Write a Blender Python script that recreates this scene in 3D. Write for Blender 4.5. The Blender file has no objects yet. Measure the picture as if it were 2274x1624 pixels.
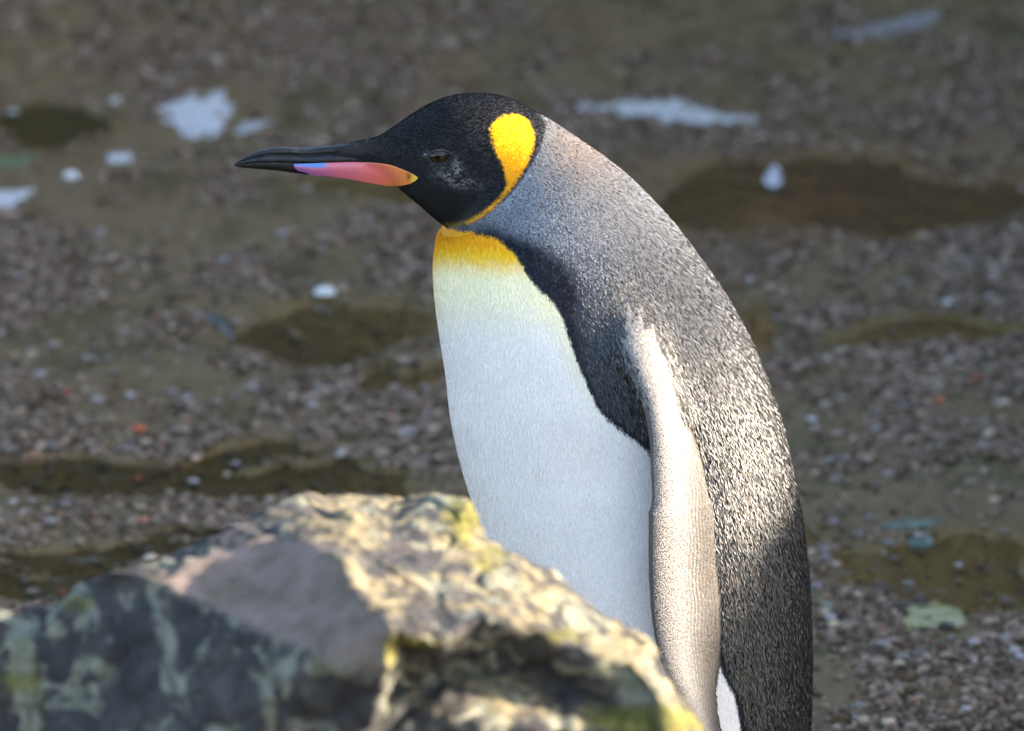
import bpy, bmesh, math, random
import numpy as np
from mathutils import Vector, Matrix, noise as mnoise
from mathutils.kdtree import KDTree
from mathutils.bvhtree import BVHTree
from mathutils.geometry import delaunay_2d_cdt

random.seed(7)
rng = np.random.default_rng(7)
scene = bpy.context.scene
col = scene.collection

# ------------------------------------------------------------------ camera
DIST = 6.0                       # camera to the penguin's mid plane, metres
PITCH = math.radians(15.0)
ZC = 0.58                        # height of the aim point on the penguin
W_AT = 0.869                     # metres across the frame at the penguin
CAM = np.array([0.0, -DIST * math.cos(PITCH), ZC + DIST * math.sin(PITCH)])
FWD = np.array([0.0, math.cos(PITCH), -math.sin(PITCH)])
UPV = np.array([0.0, math.sin(PITCH), math.cos(PITCH)])
cd = bpy.data.cameras.new("camera")
cam = bpy.data.objects.new("camera", cd)
col.objects.link(cam)
cam.location = CAM
cam.rotation_euler = (math.pi / 2 - PITCH, 0, 0)
cd.sensor_width = 36.0
cd.lens = 36.0 * DIST / W_AT
cd.clip_start = 0.05
cd.clip_end = 500.0
cd.dof.use_dof = True
cd.dof.focus_distance = DIST - 0.06
cd.dof.aperture_fstop = 8.2
cd.dof.aperture_blades = 0
scene.camera = cam

# ------------------------------------------------------------------ sky + sun
SUN = np.array([0.93, 0.02, 0.37]); SUN /= np.linalg.norm(SUN)
elev = math.asin(SUN[2]); azim = math.atan2(SUN[0], SUN[1])
w = bpy.data.worlds.new("World"); scene.world = w; w.use_nodes = True
nt = w.node_tree
bg = nt.nodes["Background"]
sky = nt.nodes.new("ShaderNodeTexSky"); sky.sky_type = 'NISHITA'
sky.sun_disc = False
sky.sun_elevation = elev
sky.sun_rotation = azim
sky.air_density = 1.0; sky.dust_density = 1.5; sky.ozone_density = 1.0
nt.links.new(sky.outputs[0], bg.inputs[0])
bg.inputs[1].default_value = 0.12
sd = bpy.data.lights.new("sun", 'SUN'); sd.energy = 4.3; sd.angle = math.radians(0.6)
sd.color = (1.0, 0.87, 0.70)
sun = bpy.data.objects.new("sun", sd); col.objects.link(sun)
sun.rotation_euler = Vector((-SUN[0], -SUN[1], -SUN[2])).to_track_quat('-Z', 'Y').to_euler()
sun.location = (8, -1, 4)
scene.view_settings.view_transform = 'Standard'
scene.view_settings.look = 'None'
scene.view_settings.gamma = 1.0
scene.view_settings.exposure = 2.7
scene.render.engine = 'CYCLES'

# ------------------------------------------------------------------ helpers
FVW = 2274.0                     # measuring frame: photograph scaled to 2274 x 1624
FVH = 1624.0
FPX = FVW * DIST / W_AT          # focal length in measuring pixels

def ray(px, py):
    px = np.asarray(px, float); py = np.asarray(py, float)
    r = FWD + ((px - FVW / 2) / FPX)[..., None] * np.array([1., 0, 0]) - ((py - FVH / 2) / FPX)[..., None] * UPV
    return r
def on_plane(px, py, Y):
    r = ray(px, py); t = (np.asarray(Y, float) - CAM[1]) / r[..., 1]
    return CAM + t[..., None] * r
def on_ground(px, py, Z=0.0):
    r = ray(px, py); t = (Z - CAM[2]) / r[..., 2]
    return CAM + t[..., None] * r
def at_depth(px, py, d):
    return CAM + np.asarray(d, float)[..., None] * ray(px, py)
def proj(P):
    P = np.asarray(P, float) - CAM
    d = P @ FWD
    return FVW / 2 + FPX * P[..., 0] / d, FVH / 2 - FPX * (P @ UPV) / d

def poly_sd(px, py, poly):
    """signed distance (negative inside) from points to a closed polygon"""
    poly = np.asarray(poly, float)
    d2 = np.full(px.shape, 1e18); inside = np.zeros(px.shape, bool)
    n = len(poly)
    for i in range(n):
        x0, y0 = poly[i]; x1, y1 = poly[(i + 1) % n]
        ex, ey = x1 - x0, y1 - y0
        t = np.clip(((px - x0) * ex + (py - y0) * ey) / (ex * ex + ey * ey + 1e-12), 0, 1)
        d2 = np.minimum(d2, (px - x0 - t * ex) ** 2 + (py - y0 - t * ey) ** 2)
        c = ((y0 > py) != (y1 > py)) & (px < (x1 - x0) * (py - y0) / (y1 - y0 + 1e-12) + x0)
        inside ^= c
    return np.where(inside, -1, 1) * np.sqrt(d2)
def sstep(a, b, x):
    t = np.clip((x - a) / (b - a), 0, 1); return t * t * (3 - 2 * t)
def vnoise(x, y, seed=0):
    """smooth value noise in 0..1"""
    xi = np.floor(x).astype(np.int64); yi = np.floor(y).astype(np.int64)
    fx = x - xi; fy = y - yi; fx = fx * fx * (3 - 2 * fx); fy = fy * fy * (3 - 2 * fy)
    def h(a, b):
        n = (a * 374761393 + b * 668265263 + seed * 1442695041) & 0xFFFFFFFF
        n = ((n ^ (n >> 13)) * 1274126177) & 0xFFFFFFFF
        return ((n ^ (n >> 16)) & 0xFFFF) / 65535.0
    return (h(xi, yi) * (1 - fx) + h(xi + 1, yi) * fx) * (1 - fy) + (h(xi, yi + 1) * (1 - fx) + h(xi + 1, yi + 1) * fx) * fy
def fbm(x, y, seed=0, oct=4):
    r = 0; a = 0.5; t = 0
    for o in range(oct):
        r = r + a * vnoise(x * 2 ** o, y * 2 ** o, seed + o); t += a; a *= 0.5
    return r / t

def mesh_np(name, verts, faces, smooth=True):
    """mesh from numpy arrays; faces is (n,3) or (n,4)"""
    me = bpy.data.meshes.new(name)
    verts = np.ascontiguousarray(verts, np.float32); faces = np.ascontiguousarray(faces, np.int32)
    k = faces.shape[1]
    me.vertices.add(len(verts)); me.vertices.foreach_set("co", verts.ravel())
    me.loops.add(faces.size); me.loops.foreach_set("vertex_index", faces.ravel())
    me.polygons.add(len(faces))
    me.polygons.foreach_set("loop_start", np.arange(0, faces.size, k, dtype=np.int32))
    me.update(calc_edges=True)
    me.polygons.foreach_set("use_smooth", np.full(len(faces), smooth, bool))
    me.validate()
    return me
def set_col(me, rgb, name="tint"):
    a = me.attributes.new(name, 'FLOAT_COLOR', 'POINT')
    buf = np.ones((len(me.vertices), 4), np.float32); buf[:, :3] = rgb
    a.data.foreach_set("color", buf.ravel())
def obj(name, me, mat=None, parent=None, **props):
    o = bpy.data.objects.new(name, me)
    col.objects.link(o)
    if mat is not None and me is not None:
        me.materials.clear(); me.materials.append(mat)
    if parent is not None: o.parent = parent
    for k, v in props.items(): o[k] = v
    return o
def coords(me):
    a = np.empty(len(me.vertices) * 3, np.float32); me.vertices.foreach_get("co", a); return a.reshape(-1, 3)
def normals(me):
    a = np.empty(len(me.vertices) * 3, np.float32); me.vertices.foreach_get("normal", a); return a.reshape(-1, 3)
def catmull(P, sub):
    """Catmull-Rom through rows of P, sub samples per span"""
    P = np.asarray(P, float); n = len(P)
    Q = np.vstack([2 * P[0] - P[1], P, 2 * P[-1] - P[-2]])
    out = []
    for i in range(n - 1):
        p0, p1, p2, p3 = Q[i], Q[i + 1], Q[i + 2], Q[i + 3]
        for k in range(sub):
            t = k / sub
            out.append(0.5 * (2 * p1 + (p2 - p0) * t + (2 * p0 - 5 * p1 + 4 * p2 - p3) * t * t + (3 * p1 - p0 - 3 * p2 + p3) * t ** 3))
    out.append(P[-1]); return np.array(out)
def grid_faces(nr, nc, wrap=True):
    r = np.arange(nr - 1)[:, None]; c = np.arange(nc if wrap else nc - 1)[None, :]
    c1 = (c + 1) % nc
    f = np.stack(np.broadcast_arrays(r * nc + c, r * nc + c1, (r + 1) * nc + c1, (r + 1) * nc + c), -1)
    return f.reshape(-1, 4)

# ------------------------------------------------------------------ materials
class NT:
    def __init__(s, name):
        s.m = bpy.data.materials.new(name); s.m.use_nodes = True
        s.t = s.m.node_tree; s.p = s.t.nodes["Principled BSDF"]; s.out = s.t.nodes["Material Output"]
    def n(s, typ, **kw):
        x = s.t.nodes.new(typ)
        for k, v in kw.items(): setattr(x, k, v)
        return x
    def link(s, a, b): s.t.links.new(a, b)
    def noise(s, scale, detail=4, rough=0.6, vec=None, dist=0.0):
        x = s.n("ShaderNodeTexNoise"); x.inputs["Scale"].default_value = scale
        x.inputs["Detail"].default_value = detail; x.inputs["Roughness"].default_value = rough
        x.inputs["Distortion"].default_value = dist
        if vec is not None: s.link(vec, x.inputs["Vector"])
        return x.outputs["Fac"]
    def obj_vec(s, sc=(1, 1, 1)):
        g = s.n("ShaderNodeNewGeometry"); mp = s.n("ShaderNodeMapping"); mp.inputs["Scale"].default_value = sc
        s.link(g.outputs["Position"], mp.inputs["Vector"]); return mp.outputs[0]
    def ramp(s, fac, stops):
        r = s.n("ShaderNodeValToRGB"); e = r.color_ramp.elements
        while len(e) < len(stops): e.new(0.5)
        for i, (p, c) in enumerate(stops):
            e[i].position = p; e[i].color = (c, c, c, 1) if isinstance(c, (int, float)) else (*c, 1)
        s.link(fac, r.inputs[0]); return r.outputs[0]
    def mix(s, fac, a, b, mode='MIX'):
        x = s.n("ShaderNodeMix", data_type='RGBA', blend_type=mode)
        for sock, v in ((x.inputs[0], fac), (x.inputs[6], a), (x.inputs[7], b)):
            if hasattr(v, "is_linked"): s.link(v, sock)
            elif isinstance(v, (int, float)): sock.default_value = v
            else: sock.default_value = (*v, 1)
        return x.outputs[2]
    def math(s, op, a, b=0.0):
        x = s.n("ShaderNodeMath", operation=op)
        for sock, v in ((x.inputs[0], a), (x.inputs[1], b)):
            if hasattr(v, "is_linked"): s.link(v, sock)
            else: sock.default_value = v
        return x.outputs[0]
    def attr(s, name="tint"):
        x = s.n("ShaderNodeAttribute"); x.attribute_name = name; return x
    def bump(s, h, strength, dist):
        b = s.n("ShaderNodeBump"); b.inputs["Strength"].default_value = strength; b.inputs["Distance"].default_value = dist
        s.link(h, b.inputs["Height"]); s.link(b.outputs[0], s.p.inputs["Normal"])

def mat_tint(name, rough, spec=0.5, noise_scale=None, namt=0.25, bump=None, coat=0.0):
    k = NT(name); a = k.attr()
    c = a.outputs["Color"]
    if noise_scale:
        f = k.noise(noise_scale, 3)
        c = k.mix(1.0, c, k.ramp(f, [(0.3, 1 - namt), (0.7, 1.0)]), 'MULTIPLY')
    k.link(c, k.p.inputs["Base Color"])
    k.p.inputs["Roughness"].default_value = rough
    k.p.inputs["Specular IOR Level"].default_value = spec
    k.p.inputs["Coat Weight"].default_value = coat
    if bump:
        k.bump(k.noise(bump[0], 3), bump[1], bump[2])
    return k.m

# ------------------------------------------------------------------ terrain
# puddles: ellipses measured on the photo (measuring px), pushed onto the ground
PUDS = [(740, 735, 250, 78), (330, 1035, 470, 40), (700, 1085, 260, 26), (250, 1225, 300, 34), (60, 1290, 260, 36),
        (560, 1180, 200, 18), (1850, 445, 460, 95), (2140, 1290, 210, 105), (1650, 730, 120, 70), (120, 265, 150, 40),
        (880, 840, 120, 22), (1720, 1190, 160, 60), (900, 420, 260, 30), (2080, 760, 240, 26)]
PUDW = []
for (cx, cy, rx, ry) in PUDS:
    c = on_ground(cx, cy); ex = on_ground(cx + rx, cy); ey0 = on_ground(cx, cy - ry); ey1 = on_ground(cx, cy + ry)
    PUDW.append((c[0], (ey0[1] + ey1[1]) / 2, abs(ex[0] - c[0]), abs(ey0[1] - ey1[1]) / 2))
def wetness(x, y):
    """>0 in a puddle"""
    wx = x + 0.10 * (fbm(x * 9, y * 4.5, 3) - 0.5); wy = y + 0.22 * (fbm(x * 8 + 31, y * 4, 5) - 0.5)
    m = np.full(x.shape, -1.0)
    for (cx, cy, rx, ry) in PUDW:
        m = np.maximum(m, 1 - np.sqrt(((wx - cx) / rx) ** 2 + ((wy - cy) / ry) ** 2))
    return m + 0.55 * (fbm(x * 14, y * 8, 11) - 0.5)
def gritty(x, y):
    """1 where gravel lies thick, 0 on bare mud"""
    far = sstep(2.2, 3.6, y); q = 0.62 * fbm(x * 6 + 3 * fbm(x * 3, y * 2, 42), y * 3.2, 40, 5) + 0.38 * fbm(x * 19, y * 9, 41)
    return sstep(0.40 + .07 * far, 0.56 + .07 * far, q) * (1 - sstep(-0.3, 0.15, wetness(x, y)))
def unseen_bank(x, y):
    nz = 0.5 * (fbm(x * 1.3, y * 1.3, 21) - 0.5) + 0.18 * (fbm(x * 5, y * 5, 22) - 0.5)
    right = sstep(1.55, 2.6, x + nz) * sstep(0.12, 0.75, y + 0.4 * nz) * 1.55  # unseen rise, added to keep the ground behind the penguin in shade
    back = sstep(5.1, 6.8, y + nz) * (2.3 + 1.7 * sstep(7, 12, y))  # unseen rise, added to give the water something dark to reflect
    left = sstep(-2.8, -4.6, x + nz) * sstep(2.0, 3.5, y) * 1.2
    h = np.maximum(np.maximum(right, back), left)
    h = h * (1 + 0.35 * (fbm(x * 2.2, y * 2.2, 23) - 0.5)) + 0.12 * np.clip(h, 0, 1) * (fbm(x * 9, y * 9, 24) - 0.5)
    shade_knoll = sstep(3.1, 4.3, x) * sstep(-1.4, -0.8, y) * (2.16 + 2.4 * (np.clip(y, -0.13, -0.02) + 0.02) + 0.06 * (fbm(x * 5, y * 7, 26) - 0.5))  # unseen rise, added and shaped to shade the lower back and flipper
    return np.maximum(h, shade_knoll)
def height(x, y):
    wt = wetness(x, y)
    h = 0.006 - 0.016 * sstep(-0.15, 0.35, wt) + 0.010 * (fbm(x * 3, y * 3, 1) - 0.5) + 0.005 * (fbm(x * 22, y * 16, 2) - 0.5)
    near = sstep(0.5, 0.2, y)
    h = h * (1 - near) + near * (0.004 * (fbm(x * 10, y * 10, 9) - 0.5) - 0.001)
    return h + unseen_bank(x, y)
def axis(a, b, fine, ext, n):
    mid = np.arange(a, b, fine)
    g = fine * np.cumsum(1.17 ** np.arange(n)); g = g * (ext / g[-1])
    return np.concatenate([(a - g)[::-1], mid, b + g])
gx = axis(-1.0, 1.0, 0.009, 80, 60); gy = axis(0.5, 4.9, 0.012, 80, 60)
GX, GY = np.meshgrid(gx, gy)
GZ = height(GX, GY)
gv = np.stack([GX, GY, GZ], -1).reshape(-1, 3)
gme = mesh_np("ground", gv, grid_faces(len(gy), len(gx), wrap=False))
wt = wetness(gv[:, 0], gv[:, 1])
upx, upy = proj(gv)
red = np.exp(-(((upx - 1850) / 420) ** 2 + ((upy - 440) / 110) ** 2))
set_col(gme, np.stack([sstep(-0.2, 0.25, wt), red, np.clip(unseen_bank(gv[:, 0], gv[:, 1]) * 2, 0, 1)], -1), "zones")
set_col(gme, np.repeat(gritty(gv[:, 0], gv[:, 1])[:, None], 3, 1), "grit")
k = NT("wet_ground")
z = k.attr("zones"); sp = k.n("ShaderNodeSeparateColor"); k.link(z.outputs["Color"], sp.inputs[0])
v = k.obj_vec()
big = k.noise(5.5, 6, 0.68, k.obj_vec((1.0, 0.5, 1)), 0.5); fine = k.noise(130, 4, 0.7, k.obj_vec((1, 0.6, 1)))
mud = k.ramp(big, [(0.30, (0.030, 0.025, 0.007)), (0.42, (0.085, 0.058, 0.023)), (0.52, (0.125, 0.087, 0.042)), (0.60, (0.050, 0.042, 0.012)), (0.74, (0.105, 0.068, 0.028))])
grit = k.ramp(fine, [(0.32, (0.02, 0.015, 0.007)), (0.5, (0.075, 0.054, 0.034)), (0.68, (0.18, 0.138, 0.108))])
dry = k.mix(k.math('ADD', k.math('MULTIPLY', k.attr("grit").outputs["Fac"], 0.5), 0.18), mud, grit)
pud = k.ramp(k.noise(9, 4, 0.6), [(0.35, (0.080, 0.057, 0.013)), (0.55, (0.145, 0.090, 0.029)), (0.7, (0.17, 0.108, 0.044))])
c = k.mix(sp.outputs[0], dry, pud)
c = k.mix(k.math('MULTIPLY', sp.outputs[1], 0.8), c, (0.12, 0.056, 0.025))
bk = k.ramp(k.noise(2.5, 6, 0.7), [(0.35, (0.03, 0.035, 0.014)), (0.55, (0.07, 0.06, 0.04)), (0.7, (0.11, 0.10, 0.08))])
c = k.mix(sp.outputs[2], c, bk)
k.link(c, k.p.inputs["Base Color"])
k.link(k.ramp(fine, [(0.4, 0.42), (0.7, 0.6)]), k.p.inputs["Roughness"]); k.p.inputs["Specular IOR Level"].default_value = 0.08
k.bump(fine, 0.9, 0.006)
obj("ground", gme, k.m, kind="structure")

# thin running water lying in the hollows
wx = np.linspace(-1.5, 1.5, 60); wy = np.linspace(0.3, 5.0, 90)
WX, WY = np.meshgrid(wx, wy)
wv = np.stack([WX, WY, np.full_like(WX, -0.001)], -1).reshape(-1, 3)
wme = mesh_np("water", wv, grid_faces(len(wy), len(wx), wrap=False))
k = NT("shallow_water"); k.t.nodes.remove(k.p)
tr = k.n("ShaderNodeBsdfTransparent"); tr.inputs[0].default_value = (0.94, 0.91, 0.82, 1)
gl = k.n("ShaderNodeBsdfGlossy"); gl.inputs["Roughness"].default_value = 0.06
fr = k.n("ShaderNodeFresnel"); fr.inputs[0].default_value = 1.33
bp = k.n("ShaderNodeBump"); bp.inputs["Strength"].default_value = 0.35; bp.inputs["Distance"].default_value = 0.01
k.link(k.noise(26, 4, 0.6, k.obj_vec((0.7, 0.45, 1)), 0.6), bp.inputs["Height"])
k.link(bp.outputs[0], gl.inputs["Normal"]); k.link(bp.outputs[0], fr.inputs["Normal"])
mx = k.n("ShaderNodeMixShader"); k.link(fr.outputs[0], mx.inputs[0]); k.link(tr.outputs[0], mx.inputs[1]); k.link(gl.outputs[0], mx.inputs[2])
k.link(mx.outputs[0], k.out.inputs["Surface"])
obj("water", wme, k.m, kind="structure")

# ------------------------------------------------------------------ gravel
def ico(sub=1):
    bm = bmesh.new(); bmesh.ops.create_icosphere(bm, subdivisions=sub, radius=1)
    v = np.array([x.co[:] for x in bm.verts]); f = np.array([[q.index for q in p.verts] for p in bm.faces]); bm.free(); return v, f
IV, IF = ico(1)
N0 = 300000
ys = rng.uniform(0.62, 4.75, N0); xs = rng.uniform(-0.75, 0.75, N0)
vis = np.abs(xs) < 0.075 * (ys + 5.8) + 0.05
xs, ys = xs[vis], ys[vis]
wv_ = wetness(xs, ys)
dens = 0.05 + 0.95 * gritty(xs, ys)
keep = rng.random(len(xs)) < dens * np.where(ys > 2.8, 0.6, 1.0)
xs, ys, wv_ = xs[keep], ys[keep], wv_[keep]
n = min(len(xs), 76000); xs, ys, wv_ = xs[:n], ys[:n], wv_[:n]
r = np.clip(rng.lognormal(math.log(0.0029), 0.42, n), 0.0012, 0.0075)
sc = np.stack([r * rng.uniform(0.9, 1.6, n), r * rng.uniform(0.8, 1.3, n), r * rng.uniform(0.45, 0.8, n)], -1)
ang = rng.uniform(0, 2 * math.pi, n)
def heap(bv, bf, xs, ys, sc, ang):
    n = len(xs); ca, sa = np.cos(ang), np.sin(ang)
    V = bv[None] * sc[:, None] * (1 + rng.uniform(-0.16, 0.16, (n, len(bv), 1)))
    VX = V[..., 0] * ca[:, None] - V[..., 1] * sa[:, None]; VY = V[..., 0] * sa[:, None] + V[..., 1] * ca[:, None]
    P = np.stack([VX + xs[:, None], VY + ys[:, None], V[..., 2] + (height(xs, ys) + sc[:, 2] * 0.35)[:, None]], -1).reshape(-1, 3)
    return P, (bf[None] + (np.arange(n) * len(bv))[:, None, None]).reshape(-1, 3)
pal = np.array([(0.29, 0.255, 0.245), (0.20, 0.165, 0.14), (0.40, 0.365, 0.36), (0.12, 0.085, 0.055), (0.07, 0.060, 0.022), (0.16, 0.13, 0.10), (0.045, 0.036, 0.026), (0.30, 0.21, 0.17), (0.6, 0.58, 0.57)])  # the palest tints also stand in for sky glints off wet stones
pi = rng.choice(len(pal), n, p=[0.20, 0.17, 0.17, 0.12, 0.10, 0.12, 0.06, 0.035, 0.025])
pc = pal[pi] * np.array([.64, .505, .37]) * rng.uniform(0.7, 1.15, (n, 1))
OV = np.array([(1, 0, 0), (-1, 0, 0), (0, 1, 0), (0, -1, 0), (0, 0, 1), (0, 0, -1)], float) * 1.12
OF = np.array([(0, 2, 4), (2, 1, 4), (1, 3, 4), (3, 0, 4), (2, 0, 5), (1, 2, 5), (3, 1, 5), (0, 3, 5)])
near = ys < 2.2
P1, F1 = heap(IV, IF, xs[near], ys[near], sc[near], ang[near])
P2_, F2 = heap(OV, OF, xs[~near], ys[~near], sc[~near], ang[~near])
# sparser gravel carrying on beyond the sides of the view
m2 = 90000
x3 = rng.uniform(-1.9, 1.9, m2); y3 = rng.uniform(-0.9, 5.6, m2)
edge = np.abs(x3) - (0.075 * (y3 + 5.8) + 0.05)
inside = (edge < 0) & (y3 > 0.62) & (y3 < 4.75)
pr3 = (0.04 + 0.96 * gritty(x3, y3)) * (1 - 0.75 * sstep(0.2, 1.1, edge)) * (1 - 0.7 * sstep(0.5, -0.7, y3)) * (unseen_bank(x3, y3) < 0.25)
kp = ~inside & (rng.random(m2) < pr3); x3, y3 = x3[kp], y3[kp]; n3 = len(x3)
r3 = np.clip(rng.lognormal(math.log(0.0031), 0.42, n3), 0.0015, 0.008)
sc3 = np.stack([r3 * rng.uniform(0.9, 1.6, n3), r3 * rng.uniform(0.8, 1.3, n3), r3 * rng.uniform(0.45, 0.8, n3)], -1)
P3_, F3_ = heap(OV, OF, x3, y3, sc3, rng.uniform(0, 6.28, n3))
pc3 = pal[rng.choice(len(pal), n3)] * np.array([.58, .46, .34]) * rng.uniform(0.7, 1.15, (n3, 1))
gm = mesh_np("gravel", np.vstack([P1, P2_, P3_]), np.vstack([F1, F2 + len(P1), F3_ + len(P1) + len(P2_)]))
set_col(gm, np.vstack([np.repeat(pc[near], len(IV), 0), np.repeat(pc[~near], 6, 0), np.repeat(pc3, 6, 0)]))
wetstone = mat_tint("wet_stone", 0.38, 0.12, 900, 0.3)
obj("gravel", gm, wetstone, kind="stuff", label="fine wet grey and brown gravel covering the ground", category="gravel")

# ------------------------------------------------------------------ loose pebbles one can pick out
def pebble_mesh(seed, tint):
    v, f = ico(2); rs = np.random.default_rng(seed)
    d = np.array([0.16 * mnoise.noise(Vector(p) * 1.3 + Vector((seed * 3.1, 0, 0))) + 0.06 * mnoise.noise(Vector(p) * 3.5 + Vector((0, seed, 0))) for p in v])
    v = v * (1 + d[:, None]); v[:, 2] = np.where(v[:, 2] < 0, v[:, 2] * 0.6, v[:, 2])
    me = mesh_np("pebble", v * np.array([1.25, 0.95, 0.62]), f)
    set_col(me, np.array(tint) * (1 + 0.12 * rs.standard_normal((len(v), 1)))); return me
PG = "pebbles scattered over the wet ground"
greys = [pebble_mesh(i, t) for i, t in enumerate([(0.19, 0.16, 0.145), (0.13, 0.105, 0.085), (0.27, 0.235, 0.22), (0.10, 0.07, 0.05), (0.20, 0.15, 0.125), (0.16, 0.135, 0.125)])]
def put_pebble(px, py, r, me, label, group=None, name="pebble", lift=0.3):
    p = on_ground(px, py); zz = float(height(p[None, 0], p[None, 1])[0]); zz = max(zz, -0.006)
    o = obj(name, me, wetstone, label=label, category="pebble")
    o.location = (p[0], p[1], zz + r * lift); o.scale = (r, r, r); o.rotation_euler = (0, 0, random.uniform(0, 6.28))
    if group: o["group"] = group
    return o
TONES = ['mid grey', 'dull brown-grey', 'pale grey', 'dark brown', 'pinkish grey', 'cool grey']
BOXES = [(0, 700, 960, 1090, 70, "on the gravel between the brown puddle and the boulder"), (0, 1090, 640, 1330, 30, "just beyond the boulder's long sloping ridge"),
         (1810, 900, 2270, 1420, 44, "behind the penguin's lower back, around the algae"), (1820, 1420, 2270, 1620, 18, "on the gravel just short of the yellow-green algae"),
         (1560, 560, 2270, 900, 26, "on the gravel between the reddish puddle and the algae"), (0, 420, 900, 700, 24, "on the gravel under the line of the bill")]
for (x0, y0, x1, y1, m, where) in BOXES:
    for _ in range(m):
        px, py = random.uniform(x0, x1), random.uniform(y0, y1); q = random.randrange(6)
        put_pebble(px, py, random.uniform(0.0042, 0.0078), greys[q], "small %s pebble %s" % (TONES[q], where), PG)
orange = pebble_mesh(31, (0.48, 0.10, 0.04)); white = pebble_mesh(32, (0.62, 0.62, 0.60)); pale = pebble_mesh(35, (0.36, 0.35, 0.34)); pinkish = pebble_mesh(33, (0.55, 0.26, 0.18))
OG = "orange pebbles on the wet gravel"
for (px, py, r) in [(308, 968, .0062), (308, 1058, .0058), (866, 940, .005), (318, 1166, .004), (140, 1310, .0055), (2168, 855, .005), (2085, 902, .0045), (150, 882, .0035)]:
    put_pebble(px, py, r, orange, "small orange pebble lying on the wet gravel", OG)
put_pebble(722, 663, .0115, white, "bright white oval pebble at the edge of the brown puddle before the breast")
put_pebble(158, 406, .0100, white, "round white pebble beside the pale streak on the gravel by the frame edge")
put_pebble(27, 246, .0085, pale, "small white pebble beyond the gravel, far from the beak")
put_pebble(256, 236, .0080, pale, "small white pebble just short of the large white splash")
put_pebble(1803, 944, .0060, pale, "single white pebble on the gravel close behind the penguin's back")
put_pebble(2105, 688, .0065, pale, "single white pebble on the gravel below the reddish puddle")
put_pebble(2075, 1350, .0070, pinkish, "pinkish brown pebble beside the yellow-green algae patch")
dark = pebble_mesh(34, (0.05, 0.038, 0.030))
for (px, py, r, t) in [(1960, 1312, .0105, "dark pebble standing in water above the algae patch"), (2040, 1330, .0100, "dark pebble standing in water at the algae patch's upper edge"),
                       (2005, 1362, .0095, "flat dark pebble half covered by the yellow-green algae patch"), (2048, 1372, .0080, "smaller flat dark pebble inside the yellow-green algae patch"),
                       (2192, 1310, .0060, "tiny dark pebble alone in the smooth puddle past the algae"), (2102, 1408, .0075, "dark pebble at the lower corner of the algae patch")]:
    put_pebble(px, py, r, dark, t)

# ------------------------------------------------------------------ splashes, algae, leaf on the ground
def blob(name, pts, mat, thick, seed, label, cat, tint, holes=0.0, ragged=10):
    """irregular low mound whose outline is a px polygon laid on the ground"""
    pts = np.array(pts, float)
    x0, y0 = pts.min(0) - 12; x1, y1 = pts.max(0) + 12
    nx = max(24, int((x1 - x0) / 2.6)); ny = max(20, int((y1 - y0) / 1.6))
    U, Vv = np.meshgrid(np.linspace(x0, x1, nx), np.linspace(y0, y1, ny))
    s = -poly_sd(U, Vv, pts) + ragged * (fbm(U / 16, Vv / 4.5, seed) - 0.5) * 2.4
    s = s - holes * 16 * sstep(0.52, 0.7, fbm(U / 22, Vv / 9, seed + 9))
    P = on_ground(U, Vv); g = height(P[..., 0], P[..., 1]); base = np.maximum(g, -0.0035)
    H = base + 0.0012 + thick * sstep(0, 14, s) * (0.6 + 0.8 * fbm(U / 6, Vv / 4, seed + 2))
    P[..., 2] = H
    f = grid_faces(ny, nx, wrap=False)
    ok = (s.reshape(-1)[f] > 0).all(1); f = f[ok]
    used = np.unique(f); remap = -np.ones(nx * ny, int); remap[used] = np.arange(len(used))
    top = P.reshape(-1, 3)[used]; f = remap[f]; bot = top.copy(); bot[:, 2] = base.reshape(-1)[used] - 0.004
    m = len(used)
    e = {}
    for q in f:
        for a, b in ((q[0], q[1]), (q[1], q[2]), (q[2], q[3]), (q[3], q[0])):
            if (b, a) in e: del e[(b, a)]
            else: e[(a, b)] = 1
    side = np.array([(b, a, a + m, b + m) for a, b in e])
    me = mesh_np(name, np.vstack([top, bot]), np.vstack([f, f[:, ::-1] + m, side]))
    t = np.array(tint) * (0.8 + 0.4 * fbm(np.tile(U.reshape(-1)[used], 2) / 8, np.tile(Vv.reshape(-1)[used], 2) / 5, seed + 4))[:, None]
    set_col(me, t)
    return obj(name, me, mat, label=label, category=cat)
chalk = mat_tint("chalky_dropping", 0.5, 0.4, 300, 0.2)
film = mat_tint("algae_film", 0.3, 0.5, 200, 0.3)
W = (0.36, 0.365, 0.37)
blob("dropping_splash", [(350, 240), (420, 222), (500, 215), (520, 240), (515, 275), (490, 300), (470, 316), (400, 318), (385, 295), (350, 275)], chalk, .003, 50, "large white dropping splash on the gravel beyond the beak tip", "splash", W, .9, 14)
blob("dropping_splash", [(512, 295), (545, 283), (600, 276), (610, 284), (570, 303), (525, 310)], chalk, .002, 51, "narrow pale splash beside the large white splash", "splash", (.28, .28, .28), .3, 6)
blob("dropping_splash", [(1238, 246), (1330, 243), (1420, 236), (1500, 231), (1545, 244), (1600, 262), (1690, 270), (1680, 293), (1620, 288), (1540, 290), (1450, 278), (1360, 264), (1245, 259)], chalk, .003, 52, "long white dropping streak on the ground behind the nape", "splash", (.33, .335, .32), .7, 10)
blob("dropping_splash", [(1820, 84), (1900, 70), (1990, 48), (2070, 34), (2095, 48), (2060, 66), (1980, 90), (1900, 100), (1840, 98)], chalk, .002, 53, "faint grey slanting streak on the far brown ground", "splash", (.15, .145, .14), .8, 9)
blob("dropping_splash", [(-20, 440), (30, 430), (80, 428), (60, 455), (20, 472), (-20, 480)], chalk, .002, 54, "pale splash on the gravel with the round white pebble above it", "splash", W, .2, 7)
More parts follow.
